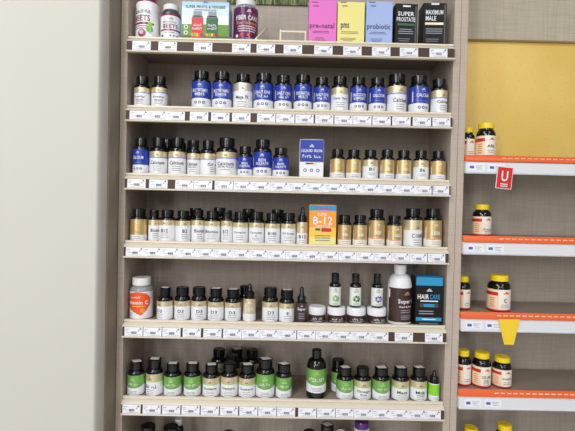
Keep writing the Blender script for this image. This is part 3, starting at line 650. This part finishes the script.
# ================================================================== shelf 6
g6 = 'bottles on the sixth shelf'
def gr(x0, x1, tp, cw, t, lb, rot=0, st=.2, dy=0, sub=None):
    return bottle(5, x0, x1, tp, cw, 'herbal_bottle', lb, N(t, sub), g6, rot, dy, lt=.63, ch=.25, sticker=st)
GG = dict(g=g6, line='green_lite', lt=.62, ch=.26, split=.68, tv=.42)
gr(127.6, 145.4, 359, 13.5, '#marks', 'green-labelled bottle with tilted top sticker at the left end of sixth shelf', -.1, .6)
gw(5, 146.2, 163.6, 356.4, 13.5, '#marks', 'gold and white bottle between green ones near left end of sixth shelf', st=.35, rot=-.3, **GG)
gr(164, 182, 361, 13, '#marks', 'green-labelled bottle, left one of the adjoining green pair on sixth shelf', 0, .05)
gr(184, 201.4, 360.8, 13, '#marks', 'green-labelled bottle just left of the gold and white Cranberry trio', 0, .15)
gw(5, 202.8, 220.2, 362.2, 12.5, 'Cranberry', 'leftmost white Cranberry bottle of three, with sticker on cap', st=.2, **GG)
gw(5, 220.9, 238.2, 360.4, 13, 'Cranberry', 'middle white Cranberry bottle of three, cap without sticker', **GG)
gw(5, 238.8, 256, 362, 13, 'Cranberry', 'rightmost white Cranberry bottle of three, with sticker on cap', st=.25, **GG)
gr(256.2, 275, 356.2, 14, '#marks', 'tall green-labelled bottle right of the Cranberry trio', 0, .45)
gr(276, 292, 361.4, 13, '#marks', 'shorter green-labelled bottle right of the tall green one, before the gap', .1, .6)
def d_tall(d):
    d.rect(-3, 3, 0, 1, 'white'); d.arcband(-3, 3, .42, .1, 1, 'green', 2); d.emblem(0, .82, .26, 'green_lite'); d.text('#marks', 0, .6, 1.7, .12, 'white'); d.lines(0, .5, 1.3, 1, 'white', L=3); d.lines(0, .2, 1.2, 3, 'grey', .06)
bottle(5, 306.6, 326.6, 348, 9.6, 'syrup_bottle', 'tall dark syrup bottle with green and white label standing alone mid shelf', d_tall, g6, ch=.17, lt=.63, lb=.14, body='amber')
gr(336.4, 353.6, 365, 12.5, '#marks', 'green-labelled bottle right of the tall dark syrup bottle', .1, .2)
gw(5, 354, 371.2, 365, 12.5, 'Ginkgo', 'white Ginkgo Biloba bottle with bare cap on sixth shelf', 'Biloba', **GG)
gr(372.2, 390, 365, 13.5, '#marks', 'green-labelled bottle between two gold and white ones right of centre', 0, .1)
gw(5, 391.6, 409.4, 365, 13.5, 'Maca', 'white Maca bottle with top sticker in right half of sixth shelf', st=.1, **GG)
gw(5, 410, 427.4, 365, 13, 'Milk', 'white Milk Thistle bottle with top sticker left of the lime dropper', 'Thistle', st=.3, **GG)
def d_lime(d): d.rect(-3, 3, 0, 1, 'white'); d.rect(-3, 3, .32, .95, 'lime', 2); d.lines(0, .8, 1.2, 4, 'green_lite', .12, .04, 3); d.lines(0, .2, 1.2, 2, 'grey', .08)
bottle(5, 428.6, 439.6, 369, 8.5, 'dropper_bottle', 'small lime-green labelled dropper bottle at the right end of sixth shelf', d_lime, g6, lt=.6, ch=.36, dropper=True, body='amber', rot=.1)
# back rows
for x0, x1, tp, cw, dy, st, lb in ((223.5, 240.5, 353.5, 12.5, .045, None, 'second-row dark bottle directly behind the middle Cranberry bottle'),
                               (211, 227, 347.2, 12, .09, None, 'third-row dark bottle behind the left Cranberry bottle'), (229, 244, 347.4, 12, .092, .5, 'third-row dark bottle with sticker on its cap behind the Cranberry trio'),
                               (244.5, 260, 347.8, 12, .09, None, 'third-row dark bottle behind the right Cranberry bottle'), (331, 345, 357.4, 12, .05, None, 'second-row green-labelled bottle behind the one right of the syrup bottle')):
    bottle(5, x0, x1, tp, cw, 'herbal_bottle', lb, N('#marks') if x0 == 331 else G('Cranberry', None, 'green_lite', split=.68), g6, 0, dy, lt=.63, ch=.25, sticker=st)

# ================================================================== shelf 7 (tops only in view)
g7 = 'bottle tops on the lowest shelf'
for x0, x1, tp, cw, lb, kw in ((138, 158, 422, 15, 'black-capped bottle under the left end of sixth shelf rail', {}), (161, 181, 423, 15, 'black-capped bottle on lowest shelf, second from the left', {}),
                               (221, 236, 429.5, 11, 'black-capped bottle barely showing left of centre at the bottom edge', {}),
                               (301, 317, 428.5, 12, 'low black-capped bottle left of the stickered cap at the bottom edge', {}), (318, 336, 421.5, 13, 'black-capped bottle with tilted cap sticker at the bottom edge', dict(sticker=.6))):
    bottle(6, x0, x1, tp, cw, 'herbal_bottle', lb, N('#marks'), g7, 0, dy=.02, lt=.63, ch=.2, **kw)
bottle(6, 166, 178, 429.4, 8, 'white_capped_bottle', 'white-capped bottle barely showing at the bottom edge, left side', N('#marks'), g7, 0, dy=.0, lt=.63, ch=.2, cap='white')
bottle(6, 334.5, 347, 429.5, 9.5, 'white_capped_bottle', 'white-capped bottle barely showing left of the purple bottle', N('#marks'), g7, 0, dy=.0, lt=.63, ch=.2, cap='white')
r, Yc, x, zb, h, rc = place(349.5, 373.5, 418, 6, .02, rc_px=14)
o = thing('purple_bottle', 'purple round-shouldered bottle with white neck band at the bottom edge', 'bottle', (x, Yc, zb)); h = max(h, .12)
b = MB(); b.lathe([(r*.9, 0), (r, .004), (r, h-.055), (r*.93, h-.045), (r*.72, h-.034), (rc*.95, h-.03)], 'violet', 40); b.build('body', o)
b = MB(); b.lathe([(rc*1.12, h-.031), (rc*1.12, h-.02), (rc*1.0, h-.019)], 'white', 40); b.build('neck_band', o)
b = MB(); b.lathe([(rc*.95, h-.02), (rc, h-.019), (rc, h-.002), (rc*.93, h)], 'violet', 60, rib={1, 2}); b.build('cap', o)

# ================================================================== neighbouring bay
ZR = [1.6517, 1.4241, 1.2066, .985, .765]
rw = ['two yellow-capped bottles under the gold sheet', 'the lone yellow-capped bottle', 'the bottle with the large C', 'three yellow-capped bottles in a row', 'caps at the bottom edge']
for i, z in enumerate(ZR):
    s = thing('shelf', f'orange-edged shelf of the right-hand unit holding {rw[i]}', 'shelf', (0, 0, z), 0, 'orange-edged shelves')
    b = MB(); b.box(.4975, 1.409, .004, .177, -.02, -.004, 'boardtop'); b.build('board', s, False)
    b = MB(); b.extrude_x([(.003, -.017), (-.004, -.018), (-.009, -.022), (-.011, -.047), (-.014, -.05), (-.012, -.053), (.003, -.05)], .4975, 1.409, 'rail_white'); b.build('price_rail', s)
    b = MB(); b.extrude_x([(.0035, 0), (-.001, 0), (-.0085, -.012), (-.008, -.0175), (.0035, -.0165)], .4975, 1.409, 'strip_orange')
    for q in range(20):
        x = .6+q*.018; b.face([(x, -.0072, -.0085), (x+.012, -.0072, -.0085), (x+.012, -.0056, -.0063), (x, -.0056, -.0063)], 'peach')
    o = b.build('orange_strip', s); o['label'] = 'glossy orange promotional strip along the shelf edge'
nb = MB(); nw, nh = .048, .021; nd = Decal(nb, -nh/2, nh, w=nw, y=0); nd.rect(-1, 1, 0, 1, 'card', 1); nb.box(-nw/2, nw/2, -.0002, .0002, -nh/2, nh/2, 'card')
nd.rect(-.8, -.3, .3, .65, 'blue_ink', 3); nd.rect(-.1, .75, .62, .68, 'cardline', 3); nd.rect(-.1, .5, .42, .47, 'cardline', 3); nd.rect(0, .7, .22, .27, 'cardline', 3)
nme = nb.mesh('price_tag', False)
for i in range(4):
    for k, px in enumerate((475.5, 495.5)):
        x, _ = at(px-(i-1)*1.2, 165+i*78, -.011); t = bpy.data.objects.new('price_tag', nme); COL.objects.link(t); t.location = (x, -.0105, ZR[i]-.0345); t.rotation_euler = (-.08, 0, 0)
        tag(t, f'{("left", "right")[k]} blue-blocked price tag under {rw[i]}', 'price tag', 'price tags on the right-hand unit')
def yb(z, x0, x1, tp, cw, t, sub, lb, rot=0, dy=.01, g='yellow-capped bottles of the right-hand unit', H=None):
    return bottle(0, x0, x1, tp, cw, 'vitamin_bottle', lb, Y(t, sub), g, rot, dy, z=z-.004, lt=.62, ch=.2, cap='yellow_cap', H=H)
yb(ZR[0], 460, 475, 127.2, 11.5, None, None, 'smaller yellow-capped bottle beside the panel under the gold sheet', 0, .035)
yb(ZR[0], 475.8, 496, 122.3, 16.5, 'ARE', None, 'larger yellow-capped bottle in front of the gold sheet', 0)
yb(ZR[1], 472.2, 491.6, 204.4, 14.5, None, '#marks', 'yellow-capped bottle alone on the second orange-edged shelf', .1, .03)
yb(ZR[2], 455, 470.6, 275.4, 11, None, None, 'yellow-capped bottle half hidden by the side panel, left of the big C', .2, .03)
yb(ZR[2], 486.8, 511, 273.5, 19, 'C', None, 'wide yellow-capped bottle with a large C on its label', 0)
yb(ZR[3], 455, 471.4, 348, 12, None, None, 'yellow-capped bottle half hidden by the side panel, leftmost of three', .1, .02)
yb(ZR[3], 472, 491.4, 349.8, 15.5, 'COD LIVER', 'OIL', 'yellow-capped COD LIVER OIL bottle in the middle of three')
yb(ZR[3], 491.9, 512, 354.2, 16.5, 'CoQ10', None, 'yellow-capped CoQ10 bottle, rightmost of three')
yb(ZR[4], 461.5, 480, 424.5, 14, None, None, 'yellow cap just showing at the bottom edge by the side panel', 0, .02)
yb(ZR[4], 495, 514, 421, 15, None, None, 'yellow cap just showing at the bottom edge, farther from the panel')
# hanging tags
x, z = at(497.5, 166, -.016)
b = MB(); b.box(0, .045, -.001, 0, -.062, 0, 'white_matte', .0003); d = Decal(b, -.06, .058, w=.041, y=-.0012, cx=.0225); d.rect(-1, 1, 0, 1, 'red_tag', 1)
d.text('U', 0, .58, .9, .5, 'white'); d.lines(0, .2, 1.3, 2, 'white', .1, .04)
o = b.build('shelf_sign', smooth=False); o.location = (x, -.016, z); o.rotation_euler = (0, .08, 0); tag(o, 'red and white sign with a white U hanging from the topmost orange-edged shelf', 'sign')
x, z = at(498.5, 319, -.015)
b = MB(); P = [(0, 0), (.06, 0), (.045, -.072), (.018, -.072)]
b.v = [(p[0], y, p[1]) for y in (-.001, 0) for p in P]; b.f = [(0, 3, 2, 1), (4, 5, 6, 7)]+[(k, (k+1) % 4, 4+(k+1) % 4, 4+k) for k in range(4)]; b.m = [b.mi('yellow_tag')]*6
o = b.build('shelf_sign', smooth=False); o.location = (x, -.0145, z); tag(o, 'plain yellow tapered tag hanging below the wide C bottle', 'sign')

for o in list(bpy.data.objects):
    if '_r' in o: del o['_r']

# ------------------------------------------------------------------ light
W = bpy.data.worlds.new('world'); SC.world = W; W.use_nodes = True
W.node_tree.nodes['Background'].inputs[0].default_value = lin((232, 234, 240)); W.node_tree.nodes['Background'].inputs[1].default_value = .26
def lamp(name, loc, sx, sy, e, tgt, col=(1, 1, 1)):
    l = bpy.data.lights.new(name, 'AREA'); l.shape = 'RECTANGLE'; l.size = sx; l.size_y = sy; l.energy = e; l.color = col
    o = bpy.data.objects.new(name, l); COL.objects.link(o); o.location = loc
    o.rotation_euler = (Vector(tgt)-Vector(loc)).to_track_quat('-Z', 'Y').to_euler()
lamp('ceiling_lamp', (-.9, -1.3, 3.0), .25, 1.2, 18, (-.8, -1.25, 0))
lamp('ceiling_lamp', (1.4, -1.9, 3.0), .25, 1.2, 16, (1.3, -1.8, 0))
lamp('ceiling_lamp', (-1.4, -2.9, 3.0), .2, 1.4, 34, (-1.2, -2.6, 0))
lamp('ceiling_lamp', (-1.5, -4.8, 3.0), .2, 1.4, 30, (-1.3, -3, 0))
lamp('ceiling_lamp', (1.2, -4.8, 3.0), .2, 1.4, 16, (1.0, -3, 0))
lamp('ceiling_lamp', (-1.5, -6.8, 3.0), .2, 1.4, 34, (-1.0, -3, 0))
lamp('ceiling_lamp', (1.2, -6.8, 3.0), .2, 1.4, 18, (1.0, -3, 0))
lamp('added_highlight_lamp', (-2.6, -5.2, 1.7), .55, 1.7, 44, (0, 0, 1.5))  # unseen upright light panel, added to give the caps vertical highlights
lamp('added_highlight_lamp', (1.7, -5.6, 1.7), .3, 1.7, 9, (0, 0, 1.5))  # weaker unseen panel on the right, added as well
SC.view_settings.view_transform = 'Standard'; SC.view_settings.look = 'None'; SC.view_settings.exposure = 0; SC.view_settings.gamma = 1
